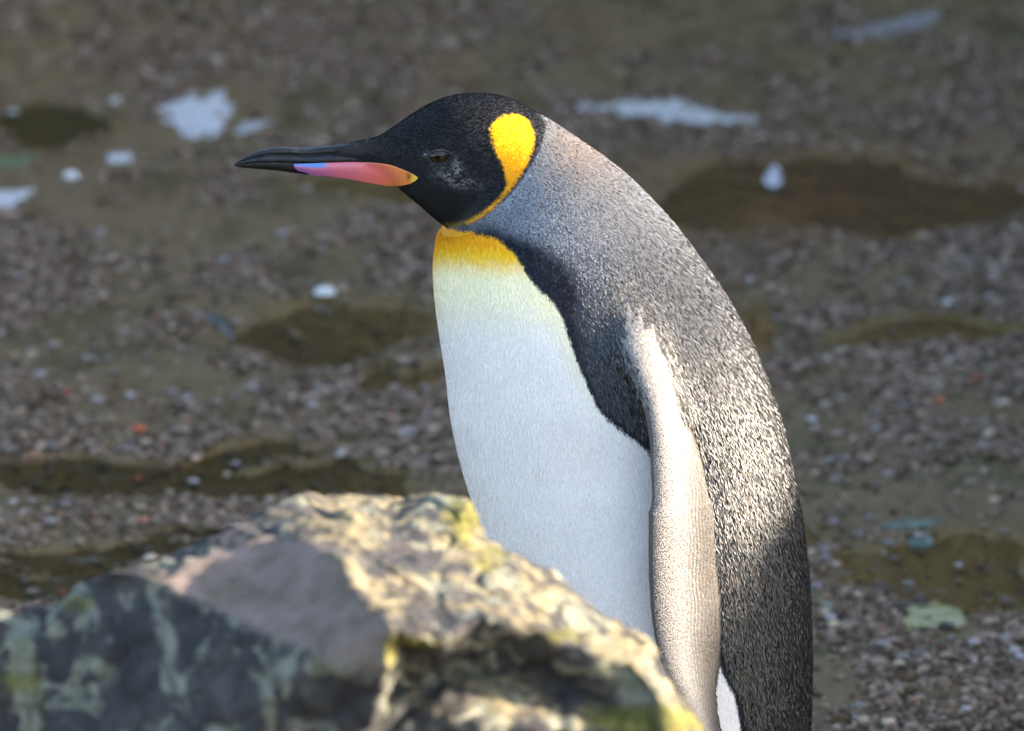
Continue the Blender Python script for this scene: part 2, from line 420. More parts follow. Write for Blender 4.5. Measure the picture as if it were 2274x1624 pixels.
blob("dropping_splash", [(236, 350), (290, 346), (296, 362), (262, 370), (238, 366)], chalk, .002, 55, "small squarish pale splash between two white pebbles", "splash", (.33, .34, .33), .1, 4)
blob("down_tuft", [(1690, 395), (1706, 368), (1726, 358), (1738, 380), (1742, 408), (1715, 420), (1694, 412)], chalk, .005, 56, "fluffy white tuft of down at the reddish puddle's edge", "down", (.34, .34, .36), 0.2, 7)
blob("algae_patch", [(2010, 1352), (2060, 1340), (2130, 1345), (2148, 1400), (2120, 1410), (2010, 1408), (1985, 1404), (2012, 1380)], film, .004, 57, "yellow-green algae patch in the smooth puddle", "algae", (.19, .175, .055), 0, 4)
blob("algae_patch", [(1950, 1172), (2010, 1160), (2075, 1165), (2100, 1170), (2040, 1182), (1960, 1184)], film, .001, 58, "thin teal algae streak above the puddle", "algae", (.04, .08, .055), 0, 5)
blob("algae_patch", [(2010, 1200), (2060, 1193), (2085, 1206), (2050, 1222), (2020, 1216)], film, .001, 59, "small teal algae smear just under the teal streak", "algae", (.045, .075, .05), .2, 5)
blob("algae_patch", [(1810, 1330), (1850, 1335), (1855, 1362), (1825, 1372), (1810, 1365)], film, .001, 60, "olive algae patch touching the penguin's lower back", "algae", (.09, .08, .022), .2, 5)
blob("algae_patch", [(-20, 352), (50, 345), (95, 358), (60, 376), (-20, 384)], film, .001, 61, "dull green algae patch beside the small squarish splash", "algae", (.085, .11, .05), .3, 6)
blob("fallen_leaf", [(424, 699), (445, 700), (480, 712), (520, 728), (524, 752), (505, 754), (470, 735), (440, 715)], film, .004, 62, "dark green leaf sticking out of the brown puddle", "leaf", (.012, .016, .006), 0, 2)

# ------------------------------------------------------------------ foreground boulder
A = [(-260, 1420, 4.88), (-60, 1345, 4.88), (0, 1338, 4.88), (130, 1328, 4.88), (185, 1288, 4.85), (230, 1265, 4.82), (340, 1245, 4.85), (450, 1198, 4.89), (565, 1142, 4.93),
     (640, 1112, 4.95), (700, 1105, 5.00), (850, 1104, 5.05), (1045, 1103, 5.00), (1064, 1140, 4.98), (1085, 1188, 4.95), (1160, 1221, 4.95), (1230, 1258, 4.95),
     (1275, 1308, 4.93), (1330, 1360, 4.90), (1440, 1414, 4.88), (1475, 1485, 4.85), (1530, 1580, 4.80), (1580, 1640, 4.78), (1690, 1800, 4.75)]
H = [(1560, 1860, 4.72), (1100, 1880, 4.73), (700, 1880, 4.73), (300, 1880, 4.78), (-260, 1880, 4.92)]
I = {  # interior control points
 'b5': (330, 1282, 4.81), 'b6': (480, 1222, 4.835), 'b7': (600, 1186, 4.835), 'b8': (710, 1205, 4.785), 'b9': (765, 1255, 4.74), 'b10': (805, 1320, 4.70), 'b11': (885, 1395, 4.64), 'b12': (852, 1508, 4.645),
 'c2': (430, 1335, 4.79), 'c3': (560, 1400, 4.745), 'c4': (700, 1455, 4.68),
 'd1': (150, 1360, 4.83), 'd2': (250, 1310, 4.825), 'd3': (60, 1420, 4.85),
 'e1': (960, 1425, 4.655), 'e2': (1075, 1372, 4.69), 'e3': (1170, 1398, 4.70), 'e4': (1260, 1424, 4.71), 'e5': (1400, 1472, 4.725), 'e6': (1470, 1540, 4.72), 'e7': (1520, 1615, 4.71), 'e8': (1600, 1740, 4.70),
 'g1': (885, 1505, 4.735), 'g2': (1000, 1500, 4.745), 'g3': (1180, 1500, 4.75), 'g4': (1330, 1560, 4.745), 'g5': (1060, 1600, 4.70), 'g6': (1340, 1620, 4.73), 'g7': (1480, 1650, 4.70),
 'm1': (860, 1180, 4.90), 'm2': (980, 1260, 4.82), 'm3': (1120, 1310, 4.80), 'm4': (1060, 1210, 4.91), 'm5': (1230, 1350, 4.82),
 'f1': (300, 1500, 4.80), 'f2': (560, 1600, 4.725), 'f3': (820, 1650, 4.70), 'f4': (100, 1600, 4.84)}
keys = list(I)
ctl = A + H + [I[q] for q in keys]
nb = len(A) + len(H)
idx = {q: nb + i for i, q in enumerate(keys)}
edges = [(i, (i + 1) % nb) for i in range(nb)]
for chain in (['b5', 'b6', 'b7', 'b8', 'b9', 'b10', 'b11', 'b12'], ['b5', 'c2', 'c3', 'c4', 'b12'], ['b11', 'e1', 'e2', 'e3', 'e4', 'e5', 'e6', 'e7', 'e8'], ['b12', 'g1', 'g2', 'g3', 'g4'], ['d1', 'd2', 'b5'], ['g6', 'g7']):
    edges += [(idx[a], idx[b]) for a, b in zip(chain, chain[1:])]
vc, ec, fc, ov, oe, of = delaunay_2d_cdt([Vector((p[0], p[1])) for p in ctl], edges, [], 0, 1e-4)
poly = [(p[0], p[1]) for p in A + H]
dep = np.array([ctl[o[0]][2] if len(o) else 4.75 for o in ov]); P2 = np.array([tuple(p) for p in vc])
tris = []
for f in fc:
    m = P2[list(f)].mean(0)
    if poly_sd(np.array([m[0]]), np.array([m[1]]), poly)[0] < 0: tris.append(list(f))
top = at_depth(P2[:, 0], P2[:, 1], dep)
order = {o[0]: i for i, o in enumerate(ov) if len(o)}
loop = [order[i] for i in range(nb)]
mid = top[loop].mean(0)
base = []; mids = []
for j, i in enumerate(loop):
    p = top[i]
    if j < len(A):
        m = p + np.array([0.02 * np.sign(p[0] - mid[0]), 0.14, -0.22]); q = np.array([mid[0] + (p[0] - mid[0]) * 1.25, p[1] + 0.20, -0.03])
    else:
        m = p + np.array([0, -0.03, -0.25]); q = np.array([mid[0] + (p[0] - mid[0]) * 1.25, p[1] - 0.10, -0.03])
    mids.append(m); base.append(q)
rv = np.vstack([top, np.array(mids), np.array(base)])
nt0 = len(top); quads = []
for j in range(nb):
    j1 = (j + 1) % nb
    quads += [(loop[j], loop[j1], nt0 + j1, nt0 + j), (nt0 + j, nt0 + j1, nt0 + nb + j1, nt0 + nb + j)]
me0 = bpy.data.meshes.new("boulder")
me0.from_pydata(rv.tolist(), [], tris + quads + [tuple(nt0 + nb + j for j in range(nb))])
bm = bmesh.new(); bm.from_mesh(me0); bmesh.ops.recalc_face_normals(bm, faces=bm.faces); bmesh.ops.triangulate(bm, faces=bm.faces)
for it in range(6):
    lim = 0.006
    es = [e for e in bm.edges if e.calc_length() > lim and e.verts[0].co.z > 0.30 or e.calc_length() > 0.08]
    if not es: break
    bmesh.ops.subdivide_edges(bm, edges=es, cuts=1, use_grid_fill=False)
    bmesh.ops.triangulate(bm, faces=[f for f in bm.faces if len(f.verts) > 3])
for it in range(3): bmesh.ops.smooth_vert(bm, verts=bm.verts, factor=0.4, use_axis_x=True, use_axis_y=True, use_axis_z=True)
bm.normal_update()
PINK = [(330, 1285), (480, 1226), (600, 1190), (700, 1205), (762, 1258), (800, 1325), (880, 1398), (848, 1505), (700, 1452), (560, 1398), (430, 1332)]
for vtx in bm.verts:
    p = vtx.co
    d = 0.005 * mnoise.noise(p * 9) + 0.004 * mnoise.noise(p * 28 + Vector((5, 1, 2))) + 0.004 * mnoise.noise(p * 65) + 0.003 * mnoise.noise(p * 150)
    cr = abs(mnoise.noise(p * 13 + Vector((9, 3, 1))))
    d -= 0.006 * max(0, 1 - cr / 0.06)
    qx, qy = proj(np.array(p[:]))
    if 340 < qx < 880 and 1190 < qy < 1500 and poly_sd(np.array([qx]), np.array([qy]), PINK)[0] < -6: d *= 0.35
    vtx.co = p + vtx.normal * d * (1 if p.z > 0.2 else 2.2)
bm.to_mesh(me0); bm.free()
me0.polygons.foreach_set("use_smooth", np.ones(len(me0.polygons), bool))
rc = coords(me0); rn = normals(me0); ux, uy = proj(rc)
jit = 18 * (fbm(ux / 30, uy / 30, 70) - 0.5)
pinkp = PINK
pk = sstep(8, -8, poly_sd(ux, uy, pinkp) + jit) * (rn[:, 1] < 0.3)
moss = np.zeros(len(rc))
for (cx, cy, rx, ry, s) in [(1030, 1150, 55, 70, 1), (1090, 1240, 60, 50, .8), (1020, 1330, 60, 40, .5), (1240, 1410, 70, 25, .7), (1450, 1600, 150, 40, 1.2), (30, 1480, 110, 130, .6), (170, 1340, 60, 40, .6), (868, 1450, 22, 60, .8), (930, 1430, 80, 16, .8), (1000, 1570, 60, 30, .4)]:
    moss = np.maximum(moss, s * np.exp(-(((ux - cx) / rx) ** 2 + ((uy - cy) / ry) ** 2)))
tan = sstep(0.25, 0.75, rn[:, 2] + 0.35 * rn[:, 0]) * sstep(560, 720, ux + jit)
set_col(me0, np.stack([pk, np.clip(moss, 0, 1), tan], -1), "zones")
k = NT("lichen_rock")
z = k.attr("zones"); sp = k.n("ShaderNodeSeparateColor"); k.link(z.outputs["Color"], sp.inputs[0])
stone = k.ramp(k.noise(22, 6, 0.7), [(0.3, (0.016, 0.0155, 0.017)), (0.5, (0.035, 0.033, 0.034)), (0.7, (0.075, 0.067, 0.062))])
lf = k.noise(27, 8, 0.66, k.obj_vec((1.0, 0.8, 0.75)), 0.7)
lich = k.ramp(k.noise(60, 3), [(0.35, (0.10, 0.105, 0.07)), (0.65, (0.215, 0.21, 0.165))])
c = k.mix(k.ramp(lf, [(0.515, 0.0), (0.55, 0.9)]), stone, lich)
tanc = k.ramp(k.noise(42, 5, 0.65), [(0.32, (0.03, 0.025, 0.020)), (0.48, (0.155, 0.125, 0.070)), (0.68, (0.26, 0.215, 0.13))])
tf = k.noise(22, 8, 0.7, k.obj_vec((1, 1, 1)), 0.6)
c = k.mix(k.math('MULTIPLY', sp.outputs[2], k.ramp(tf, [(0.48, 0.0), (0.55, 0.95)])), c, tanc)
pinkc = k.ramp(k.noise(30, 5, 0.7), [(0.3, (0.085, 0.068, 0.042)), (0.5, (0.15, 0.11, 0.09)), (0.7, (0.20, 0.152, 0.13))])
c = k.mix(sp.outputs[0], c, pinkc)
mossc = k.ramp(k.noise(55, 4), [(0.3, (0.04, 0.04, 0.006)), (0.55, (0.115, 0.105, 0.014)), (0.75, (0.22, 0.195, 0.05))])
mf = k.math('ADD', k.math('MULTIPLY', k.math('SUBTRACT', k.noise(24, 5), 0.5), 1.6), sp.outputs[1])
c = k.mix(k.ramp(mf, [(0.36, 0.0), (0.8, 0.85)]), c, mossc)
k.link(c, k.p.inputs["Base Color"]); k.p.inputs["Roughness"].default_value = 0.85
k.p.inputs["Specular IOR Level"].default_value = 0.25
k.bump(k.noise(260, 5, 0.7), 0.7, 0.003)
rockmat = k.m
obj("boulder", me0, rockmat, label="lichen and moss covered grey boulder standing in front of the penguin", category="boulder")

# ------------------------------------------------------------------ penguin
BW = 0.138
ST = [  # front/bottom point, back/top point (measuring px on the mid plane), half width m
 (742, 357, 738, 324, .0070), (790, 360, 796, 314, .0105), (842, 378, 842, 303, .0160), (888, 418, 890, 272, .0235), (930, 452, 944, 238, .0330),
 (960, 478, 1000, 216, .0395), (980, 494, 1055, 210, .0425), (990, 501, 1115, 216, .0435), (993, 505, 1172, 241, .0450), (993, 507, 1228, 275, .0500),
 (990, 509, 1290, 318, .0600), (982, 514, 1350, 362, .0740), (972, 531, 1420, 423, .0900), (964, 570, 1500, 510, .1090), (963, 620, 1560, 590, .1210),
 (968, 680, 1620, 678, .1290), (977, 745, 1665, 760, .1340), (990, 830, 1705, 855, BW), (1002, 930, 1735, 945, BW), (1026, 1035, 1760, 1050, BW),
 (1060, 1140, 1780, 1150, .139), (1100, 1250, 1793, 1260, .139), (1138, 1360, 1800, 1380, .138), (1172, 1480, 1801, 1500, .136), (1205, 1610, 1796, 1640, .132),
 (1245, 1730, 1784, 1770, .125), (1295, 1850, 1762, 1890, .115), (1365, 1960, 1722, 1990, .100), (1450, 2050, 1660, 2070, .075), (1515, 2095, 1600, 2105, .035)]
ST = np.array(ST, float)
SI = catmull(ST, 14)
NR, NC = len(SI), 128
F3 = on_plane(SI[:, 0], SI[:, 1], 0.0); B3 = on_plane(SI[:, 2], SI[:, 3], 0.0)
C3 = (F3 + B3) / 2; AX = (B3 - F3) / 2; HW = SI[:, 4]
tt = np.linspace(0, 2 * math.pi, NC, endpoint=False)
ct, stt = np.cos(tt), np.sin(tt)
ex = 0.93
cc = np.sign(ct) * np.abs(ct) ** ex; ss = np.sign(stt) * np.abs(stt) ** ex
LP = C3[:, None] + AX[:, None] * cc[None, :, None]
LP = np.broadcast_to(LP, (NR, NC, 3)).copy()
LP[..., 1] += HW[:, None] * ss[None]
bodyv = LP.reshape(-1, 3)
lf_ = grid_faces(NR, NC)
cap0 = len(bodyv); bodyv = np.vstack([bodyv, C3[0], C3[-1]])
capf = [(cap0, (i + 1) % NC, i) for i in range(NC)] + [(cap0 + 1, (NR - 1) * NC + i, (NR - 1) * NC + (i + 1) % NC) for i in range(NC)]
flow = np.gradient(LP, axis=0); flow /= np.linalg.norm(flow, axis=-1, keepdims=True) + 1e-12

# flipper: leading edge, trailing edge (px), depths of both edges, thickness
FL = [(1320, 540, 1530, 600, -.040, -.010, .030), (1330, 620, 1515, 690, -.080, -.046, .034), (1352, 705, 1508, 775, -.116, -.078, .030), (1384, 790, 1512, 855, -.146, -.106, .022), (1416, 868, 1532, 925, -.160, -.124, .0165),
      (1434, 950, 1560, 1000, -.168, -.130, .0135), (1439, 1050, 1580, 1090, -.172, -.131, .0120), (1441, 1150, 1587, 1180, -.174, -.131, .0110), (1441, 1260, 1590, 1290, -.173, -.131, .0100),
      (1447, 1370, 1594, 1370, -.170, -.132, .0090), (1467, 1470, 1590, 1470, -.166, -.134, .0078), (1508, 1560, 1592, 1560, -.161, -.138, .0064), (1556, 1640, 1603, 1635, -.155, -.143, .005), (1590, 1678, 1606, 1672, -.150, -.147, .003)]
FI = catmull(np.array(FL, float), 14); FI[:, 6] *= np.interp(np.arange(len(FI)), [0, 40, 70, 200], [1, .9, .9, .95]); NF, NFC = len(FI), 48
L3 = on_plane(FI[:, 0], FI[:, 1], FI[:, 4]); T3 = on_plane(FI[:, 2], FI[:, 3], FI[:, 5])
ft = np.linspace(0, 2 * math.pi, NFC, endpoint=False)
ac = (L3 + T3) / 2; ah = (L3 - T3) / 2
al = np.gradient(ac, axis=0); al /= np.linalg.norm(al, axis=1, keepdims=True)
an = np.cross(ah, al); an /= np.linalg.norm(an, axis=1, keepdims=True)
an *= np.where(an[:, 1:2] > 0, -1, 1)
prof = np.sin(ft) * (0.62 + 0.38 * np.cos(ft))          # fat leading edge, thin trailing edge
camb = 0.2 * (1 - np.cos(ft) ** 2)
FP = ac[:, None] + ah[:, None] * np.cos(ft)[None, :, None] + an[:, None] * (FI[:, 6][:, None] * (prof + camb)[None])[..., None]
fv = np.vstack([FP.reshape(-1, 3), ac[0], ac[-1]])
ff = grid_faces(NF, NFC)
fcap = [(NF * NFC, (i + 1) % NFC, i) for i in range(NFC)] + [(NF * NFC + 1, (NF - 1) * NFC + i, (NF - 1) * NFC + (i + 1) % NFC) for i in range(NFC)]
# stubby tail wedge and legs, joined into the same skin
def tube(path, radii, nseg=20, flat=1.0):
    path = np.array(path, float); vs = []
    for i, p in enumerate(path):
        d = path[min(i + 1, len(path) - 1)] - path[max(i - 1, 0)]; d /= np.linalg.norm(d)
        a = np.cross(d, [0, 1, 0]); a /= np.linalg.norm(a); b = np.array([0, 1., 0])
        for q in range(nseg):
            th = 2 * math.pi * q / nseg
            vs.append(p + radii[i] * (a * math.cos(th) * flat + b * math.sin(th)))
    n_ = len(path); vs = np.vstack([vs, path[0], path[-1]])
    fs = grid_faces(n_, nseg).tolist()
    fs += [(n_ * nseg, (i + 1) % nseg, i) for i in range(nseg)] + [(n_ * nseg + 1, (n_ - 1) * nseg + i, (n_ - 1) * nseg + (i + 1) % nseg) for i in range(nseg)]
    return vs, fs
allv = []; allf = []
def addm(vs, fs):
    o = sum(len(a) for a in allv); allv.append(np.asarray(vs)); allf.extend([tuple(int(i) + o for i in f) for f in fs])
addm(bodyv, lf_.tolist() + capf)
addm(fv, ff.tolist() + fcap)
mir = np.array([1, -1, 1])
addm(fv * mir, [f[::-1] for f in ff.tolist() + fcap])
tp = on_plane(np.array([1690, 1765, 1815, 1838]), np.array([1880, 1990, 2100, 2190]), 0.0)
addm(*tube(tp, [.05, .045, .032, .008], flat=0.35))
for s in (-1, 1):
    hip = on_plane(1520, 2020, 0.0) + np.array([0, s * .055, 0]); ank = np.array([hip[0] - .005, s * .06, 0.032])
    addm(*tube([hip, (hip + ank) / 2 + np.array([.006, 0, 0]), ank], [.042, .032, .017]))
raw = bpy.data.meshes.new("raw"); raw.from_pydata(np.vstack(allv).tolist(), [], allf)
tmp = bpy.data.objects.new("tmp", raw); col.objects.link(tmp)
md = tmp.modifiers.new("r", 'REMESH'); md.mode = 'VOXEL'; md.voxel_size = 0.0016
ms = tmp.modifiers.new("s", 'SMOOTH'); ms.factor = 0.5; ms.iterations = 9
dg = bpy.context.evaluated_depsgraph_get()
bme = bpy.data.meshes.new_from_object(tmp.evaluated_get(dg)); bpy.data.objects.remove(tmp); bpy.data.meshes.remove(raw)
bme.name = "body"
bme.polygons.foreach_set("use_smooth", np.ones(len(bme.polygons), bool))
bm = bmesh.new(); bm.from_mesh(bme)
sv = [v for v in bm.verts if abs(v.co.y) > 0.06 and 0.50 < v.co.z < 0.72 and 0.02 < v.co.x < 0.20]
for it in range(140): bmesh.ops.smooth_vert(bm, verts=sv, factor=0.5, use_axis_x=True, use_axis_y=True, use_axis_z=True)
bm.to_mesh(bme); bm.free(); bme.update()
BC = coords(bme).astype(float); BN = normals(bme).astype(float)
bme.calc_loop_triangles()
TI = np.empty(len(bme.loop_triangles) * 3, np.int32); bme.loop_triangles.foreach_get("vertices", TI); TI = TI.reshape(-1, 3)
BVH = BVHTree.FromPolygons(BC.tolist(), TI.tolist())

# ---- plumage colours with some sun and shade painted in, by place on the bird seen square from its side (same on both flanks)
def zp(pts, ox, oy, s): return [((ox + s * a) / 1.41425, (oy + s * b) / 1.41425) for a, b in pts]
EAR = zp([(1640, 40), (1760, 25), (1850, 50), (1930, 120), (1985, 250), (1985, 350), (1960, 450), (1910, 600), (1850, 700), (1790, 800), (1720, 900), (1610, 1040), (1500, 1148), (1350, 1262), (1240, 1325), (1180, 1345),
          (1180, 1330), (1330, 1236), (1480, 1122), (1580, 1010), (1640, 930), (1665, 850), (1640, 730), (1590, 600), (1530, 480), (1490, 370), (1465, 230), (1480, 160), (1560, 90)], 1150, 350, .26385)
HEAD = [(500, 150), (1150, 150), (1188, 236)] + zp([(2040, 40), (2110, 130), (2085, 300), (2020, 480), (1930, 630), (1810, 820), (1650, 1025), (1400, 1240), (1180, 1350), (1060, 1385), (950, 1370)], 1150, 350, .26385) + [(940, 520), (500, 520)]
WHITE = [(900, 500), (985, 507), (1040, 513), (1100, 528), (1140, 560), (1165, 600), (1190, 635), (1225, 665), (1245, 700), (1262, 750), (1280, 800), (1310, 870), (1330, 910), (1370, 950), (1410, 975), (1437, 1000),
         (1490, 1090), (1540, 1220), (1575, 1350), (1592, 1450), (1605, 1500), (1630, 1540), (1642, 1600), (1645, 1680), (1640, 1800), (1600, 2300), (800, 2300)]
BAND = [(1035, 508), (1110, 512), (1200, 548), (1260, 590), (1285, 650), (1282, 720), (1290, 800), (1318, 880), (1390, 940), (1440, 990), (1440, 1030), (1400, 1000), (1320, 930), (1260, 800), (1180, 660), (1110, 560)]
SHOULDER_LIT = [(1362, 640), (1390, 630), (1425, 670), (1465, 740), (1500, 820), (1520, 900), (1500, 960), (1440, 950), (1418, 870), (1392, 800), (1374, 735)]
def kd_flow():
    sub = LP[::3, ::2].reshape(-1, 3); fl = flow[::3, ::2].reshape(-1, 3)
    kd = KDTree(len(sub))
    for i, p in enumerate(sub): kd.insert(p, i)
    kd.balance(); return kd, fl
FKD = KDTree(NF * NFC)
FPf = FP.reshape(-1, 3)
for i, p in enumerate(FPf): FKD.insert(p, i)
FKD.balance()
def flip_mask(P):
    """1 on the flippers (beyond the shoulder)"""
    out = np.zeros(len(P))
    Q = P.copy(); Q[:, 1] = -np.abs(Q[:, 1])
    cand = np.where((Q[:, 1] < -.10) & (Q[:, 2] < .72) & (Q[:, 2] > .2))[0]
    for i in cand:
        co, j, d = FKD.find(Q[i])
        if d < 0.0052: out[i] = sstep(44, 76, np.array(j // NFC, float)); 
    return out
def plumage(P, N, fm):
    """returns rgb, kind id (0 head,1 ear,2 neck/back,3 band,4 white/breast,5 flipper)"""
    Q = P.copy(); Q[:, 1] = -np.abs(Q[:, 1])
    u, v = proj(Q)
    j1 = 7 * (fbm(u / 5, v / 14, 80, 3) - 0.5); j2 = 16 * (fbm(u / 9, v / 16, 81, 3) - 0.5)
    back_t = sstep(500, 900, v)                               # neck silver -> dark speckled back
    sil = np.array([.195, .205, .23]); slate = np.array([.040, .038, .038])
    nape_sun = np.exp(-(((u - 1280) / 90) ** 2 + ((v - 330) / 80) ** 2))  # warm sunlight on the nape, painted into the feather colour
    side = sstep(-10, 260, u - (1040 + 0.62 * (v - 300)))
    c = sil[None] * (1 - (0.85 * np.maximum(back_t, side * .75)))[:, None] + slate[None] * (0.85 * np.maximum(back_t, side * .75))[:, None]
    c = c * (1 - nape_sun[:, None] * .6) + np.array([.16, .125, .10]) * nape_sun[:, None] * .6
    c *= (1 - 0.5 * sstep(1000, 1450, v))[:, None]  # shade over the lower back, painted into the feather colour
    kind = np.full(len(P), 2)
    # axilla: bluish grey
    ax_ = np.exp(-(((u - 1368) / 48) ** 2 + ((v - 770) / 110) ** 2))
    c = c * (1 - .7 * ax_[:, None]) + np.array([.095, .11, .15]) * .7 * ax_[:, None]
    # dark band
    b = sstep(26, -16, poly_sd(u, v, BAND) + j2)
    b = np.maximum(b, sstep(30, 0, poly_sd(u, v, WHITE)) * (v > 520))
    c = c * (1 - b[:, None]) + np.array([.0085, .010, .016]) * b[:, None]; kind[b > .5] = 3
    # white front with orange breast
    wm = sstep(3, -3, poly_sd(u, v, WHITE) + j1)
    dv = v + 10 * (fbm(u / 10, v / 40, 82, 3) - 0.5) - 0.10 * (u - 990)
    org = np.array([.88, .36, .004]); yel = np.array([.92, .56, .015]); cre = np.array([1.0, .90, .60]); wh = np.array([.93, .868, .835])
    def L(a, b_, t): return a[None] * (1 - t[:, None]) + b_[None] * t[:, None] if a.ndim == 1 else a * (1 - t[:, None]) + b_[None] * t[:, None]
    wc = L(org, yel, sstep(515, 560, dv)); wc = L(wc, cre, sstep(552, 612, dv)); wc = L(wc, wh, sstep(600, 770, dv))
    ecl = sstep(45, 8, -poly_sd(u, v, WHITE)) * sstep(1000, 780, v) * sstep(560, 640, v)
    wc = L(wc, np.array([.85, .80, .50]), ecl * .5)
    wc = wc * (1 - 0.10 * fbm(u / 60, v / 90, 83))[:, None]
    c = c * (1 - wm[:, None]) + wc * wm[:, None]; kind[wm > .5] = 4
    # head
    hm = sstep(3, -3, poly_sd(u, v, HEAD) + j1)
    hc = np.tile(np.array([.0055, .0058, .0078]), (len(P), 1))
    br = np.exp(-(((u - 785) / 55) ** 2 + ((v - 325) / 16) ** 2)); hc += br[:, None] * np.array([.03, .022, .018])
    mk = np.exp(-(((u - 1000) / 34) ** 2 + ((v - 388) / 14) ** 2)) + .8 * np.exp(-(((u - 1030) / 34) ** 2 + ((v - 408) / 12) ** 2)) + .9 * np.exp(-(((u - 1012) / 9) ** 2 + ((v - 368) / 20) ** 2)) + 1.2 * np.exp(-(((u - 942) / 7) ** 2 + ((v - 342) / 8) ** 2)) + .9 * np.exp(-(((u - 965) / 14) ** 2 + ((v - 367) / 7) ** 2))
    mk = np.clip(mk * sstep(.47, .66, fbm(u / 3.2, v / 2.6, 84, 3)), 0, 1)
    hc = hc * (1 - mk[:, None]) + np.array([.22, .21, .22]) * mk[:, None]
    rim = sstep(9, 0, np.abs(poly_sd(u, v, HEAD) + 5)) * sstep(440, 470, v) * sstep(1200, 1100, u) * sstep(960, 985, u)
    hc = hc * (1 - .7 * rim[:, None]) + np.array([.16, .12, .005]) * .7 * rim[:, None]
    c = c * (1 - hm[:, None]) + hc * hm[:, None]; kind[hm > .5] = 0
    em = sstep(2.5, -2.5, poly_sd(u, v, EAR) + .7 * j1)
    ec = L(np.array([.93, .52, .006]), np.array([.86, .35, .004]), sstep(300, 420, v + 24 * (fbm(u / 14, v / 14, 85) - .5)))
    c = c * (1 - em[:, None]) + ec * em[:, None]; kind[em > .5] = 1
    # smooth shoulder running into the flipper, painted pale as if sunlit
    halo = .55 * sstep(80, -5, poly_sd(u, v, SHOULDER_LIT)) * (1 - wm) * sstep(960, 860, v)
    c = c * (1 - halo[:, None]) + np.array([.15, .15, .155]) * halo[:, None]
    sh = sstep(34, -34, poly_sd(u, v, SHOULDER_LIT) + 2.2 * j2) * (1 - wm)
    c = c * (1 - sh[:, None]) + np.array([.25, .23, .21]) * sh[:, None]; kind[sh > .5 + 1.1 * (fbm(u / 2.5, v / 4, 87, 2) - .5) + .35 * sstep(760, 640, v)] = 6
    # flippers
    fc_ = np.array([.13, .112, .10])[None] * (0.85 + .3 * fbm(u / 7, v / 16, 86))[:, None]
    c = c * (1 - fm[:, None]) + fc_ * fm[:, None]; kind[fm > .55] = 5
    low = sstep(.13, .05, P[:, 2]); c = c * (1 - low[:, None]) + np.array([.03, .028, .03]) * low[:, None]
    return c, kind, u, v
fmB = flip_mask(BC)
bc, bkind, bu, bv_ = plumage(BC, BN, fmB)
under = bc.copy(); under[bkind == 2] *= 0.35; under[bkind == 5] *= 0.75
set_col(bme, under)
skin = mat_tint("plumage_skin", 0.6, 0.3, 700, 0.35, (900, 0.5, 0.001))
root = bpy.data.objects.new("penguin", None); col.objects.link(root)
px0 = on_plane(1540, 2200, 0.0); root.location = (0, 0, 0)
root["label"] = "king penguin with orange ear patch and pink bill standing behind the boulder"; root["category"] = "penguin"
obj("body", bme, skin, root)

def z3(pts): return np.array([((720 + .29024 * a) / 1.41425, (420 + .29024 * b) / 1.41425) for a, b in pts])
def e2(pts): return np.array([((1150 + .26385 * a) / 1.41425, (350 + .26385 * b) / 1.41425) for a, b in pts])
# ---- feathers: small blades laid over the skin
kd, kfl = kd_flow()
v0, v1, v2 = BC[TI[:, 0]], BC[TI[:, 1]], BC[TI[:, 2]]
area = 0.5 * np.linalg.norm(np.cross(v1 - v0, v2 - v0), axis=1)
#          head    ear    back    band    white   flipper
DENS = np.array([1.7e6, 1.7e6, 5.2e5, 8e5, 6.5e5, 0.0, 1.1e6])
LEN = np.array([.0030, .0034, .0075, .0040, .0070, .003, .0028])
WID = np.array([.00045, .00045, .00112, .0008, .0006, .001, .0009])
tk = bkind[TI[:, 0]]; tu = bu[TI[:, 0]]; tv = bv_[TI[:, 0]]
tc = (v0 + v1 + v2) / 3
small = sstep(900, 480, tv) * sstep(420, 120, tu - (1040 + .62 * (tv - 300)))      # finer scales on the neck side
dens = DENS[tk] * np.where(tk == 2, 1 + 2.2 * small, 1)
dens *= np.where(tc[:, 1] > 0.02, 0.25, 1.0) * (tc[:, 2] > .26) * np.where(tk == 5, 0, 1)
ex_ = area * dens; cntT = rng.poisson(ex_)
ti = np.repeat(np.arange(len(TI)), cntT); nbl = len(ti)
r1 = np.sqrt(rng.random(nbl)); r2 = rng.random(nbl)
Pb = (1 - r1)[:, None] * v0[ti] + (r1 * (1 - r2))[:, None] * v1[ti] + (r1 * r2)[:, None] * v2[ti]
Nb = BN[TI[ti, 0]]
kb = tk[ti]; sm = small[ti]
D = np.array([kfl[kd.find(p)[1]] for p in BC[TI[:, 0]][np.unique(ti)]])
um = {t: i for i, t in enumerate(np.unique(ti))}
D = D[np.array([um[t] for t in ti])]
D += np.array([0, 0, -0.25]) * (kb == 4)[:, None]
D = D - (D * Nb).sum(1, keepdims=True) * Nb; D /= np.linalg.norm(D, axis=1, keepdims=True) + 1e-9
S = np.cross(Nb, D)
a = rng.normal(0, .16, nbl); D = D * np.cos(a)[:, None] + S * np.sin(a)[:, None]; S = np.cross(Nb, D)
roll = rng.normal(0, 1, nbl) * np.where(kb == 4, .09, .24)
S2 = S * np.cos(roll)[:, None] + Nb * np.sin(roll)[:, None]
lift = np.where(kb == 2, .17, np.where(kb == 4, .05, .10)) + rng.normal(0, 1, nbl) * np.where(kb == 4, .02, .05)
ln = LEN[kb] * rng.uniform(.7, 1.25, nbl) * np.where(kb == 2, 1 - .55 * sm, 1); wd = WID[kb] * rng.uniform(.8, 1.2, nbl) * np.where(kb == 2, 1 - .35 * sm, 1)
Dl = D * np.cos(lift)[:, None] + Nb * np.sin(lift)[:, None]
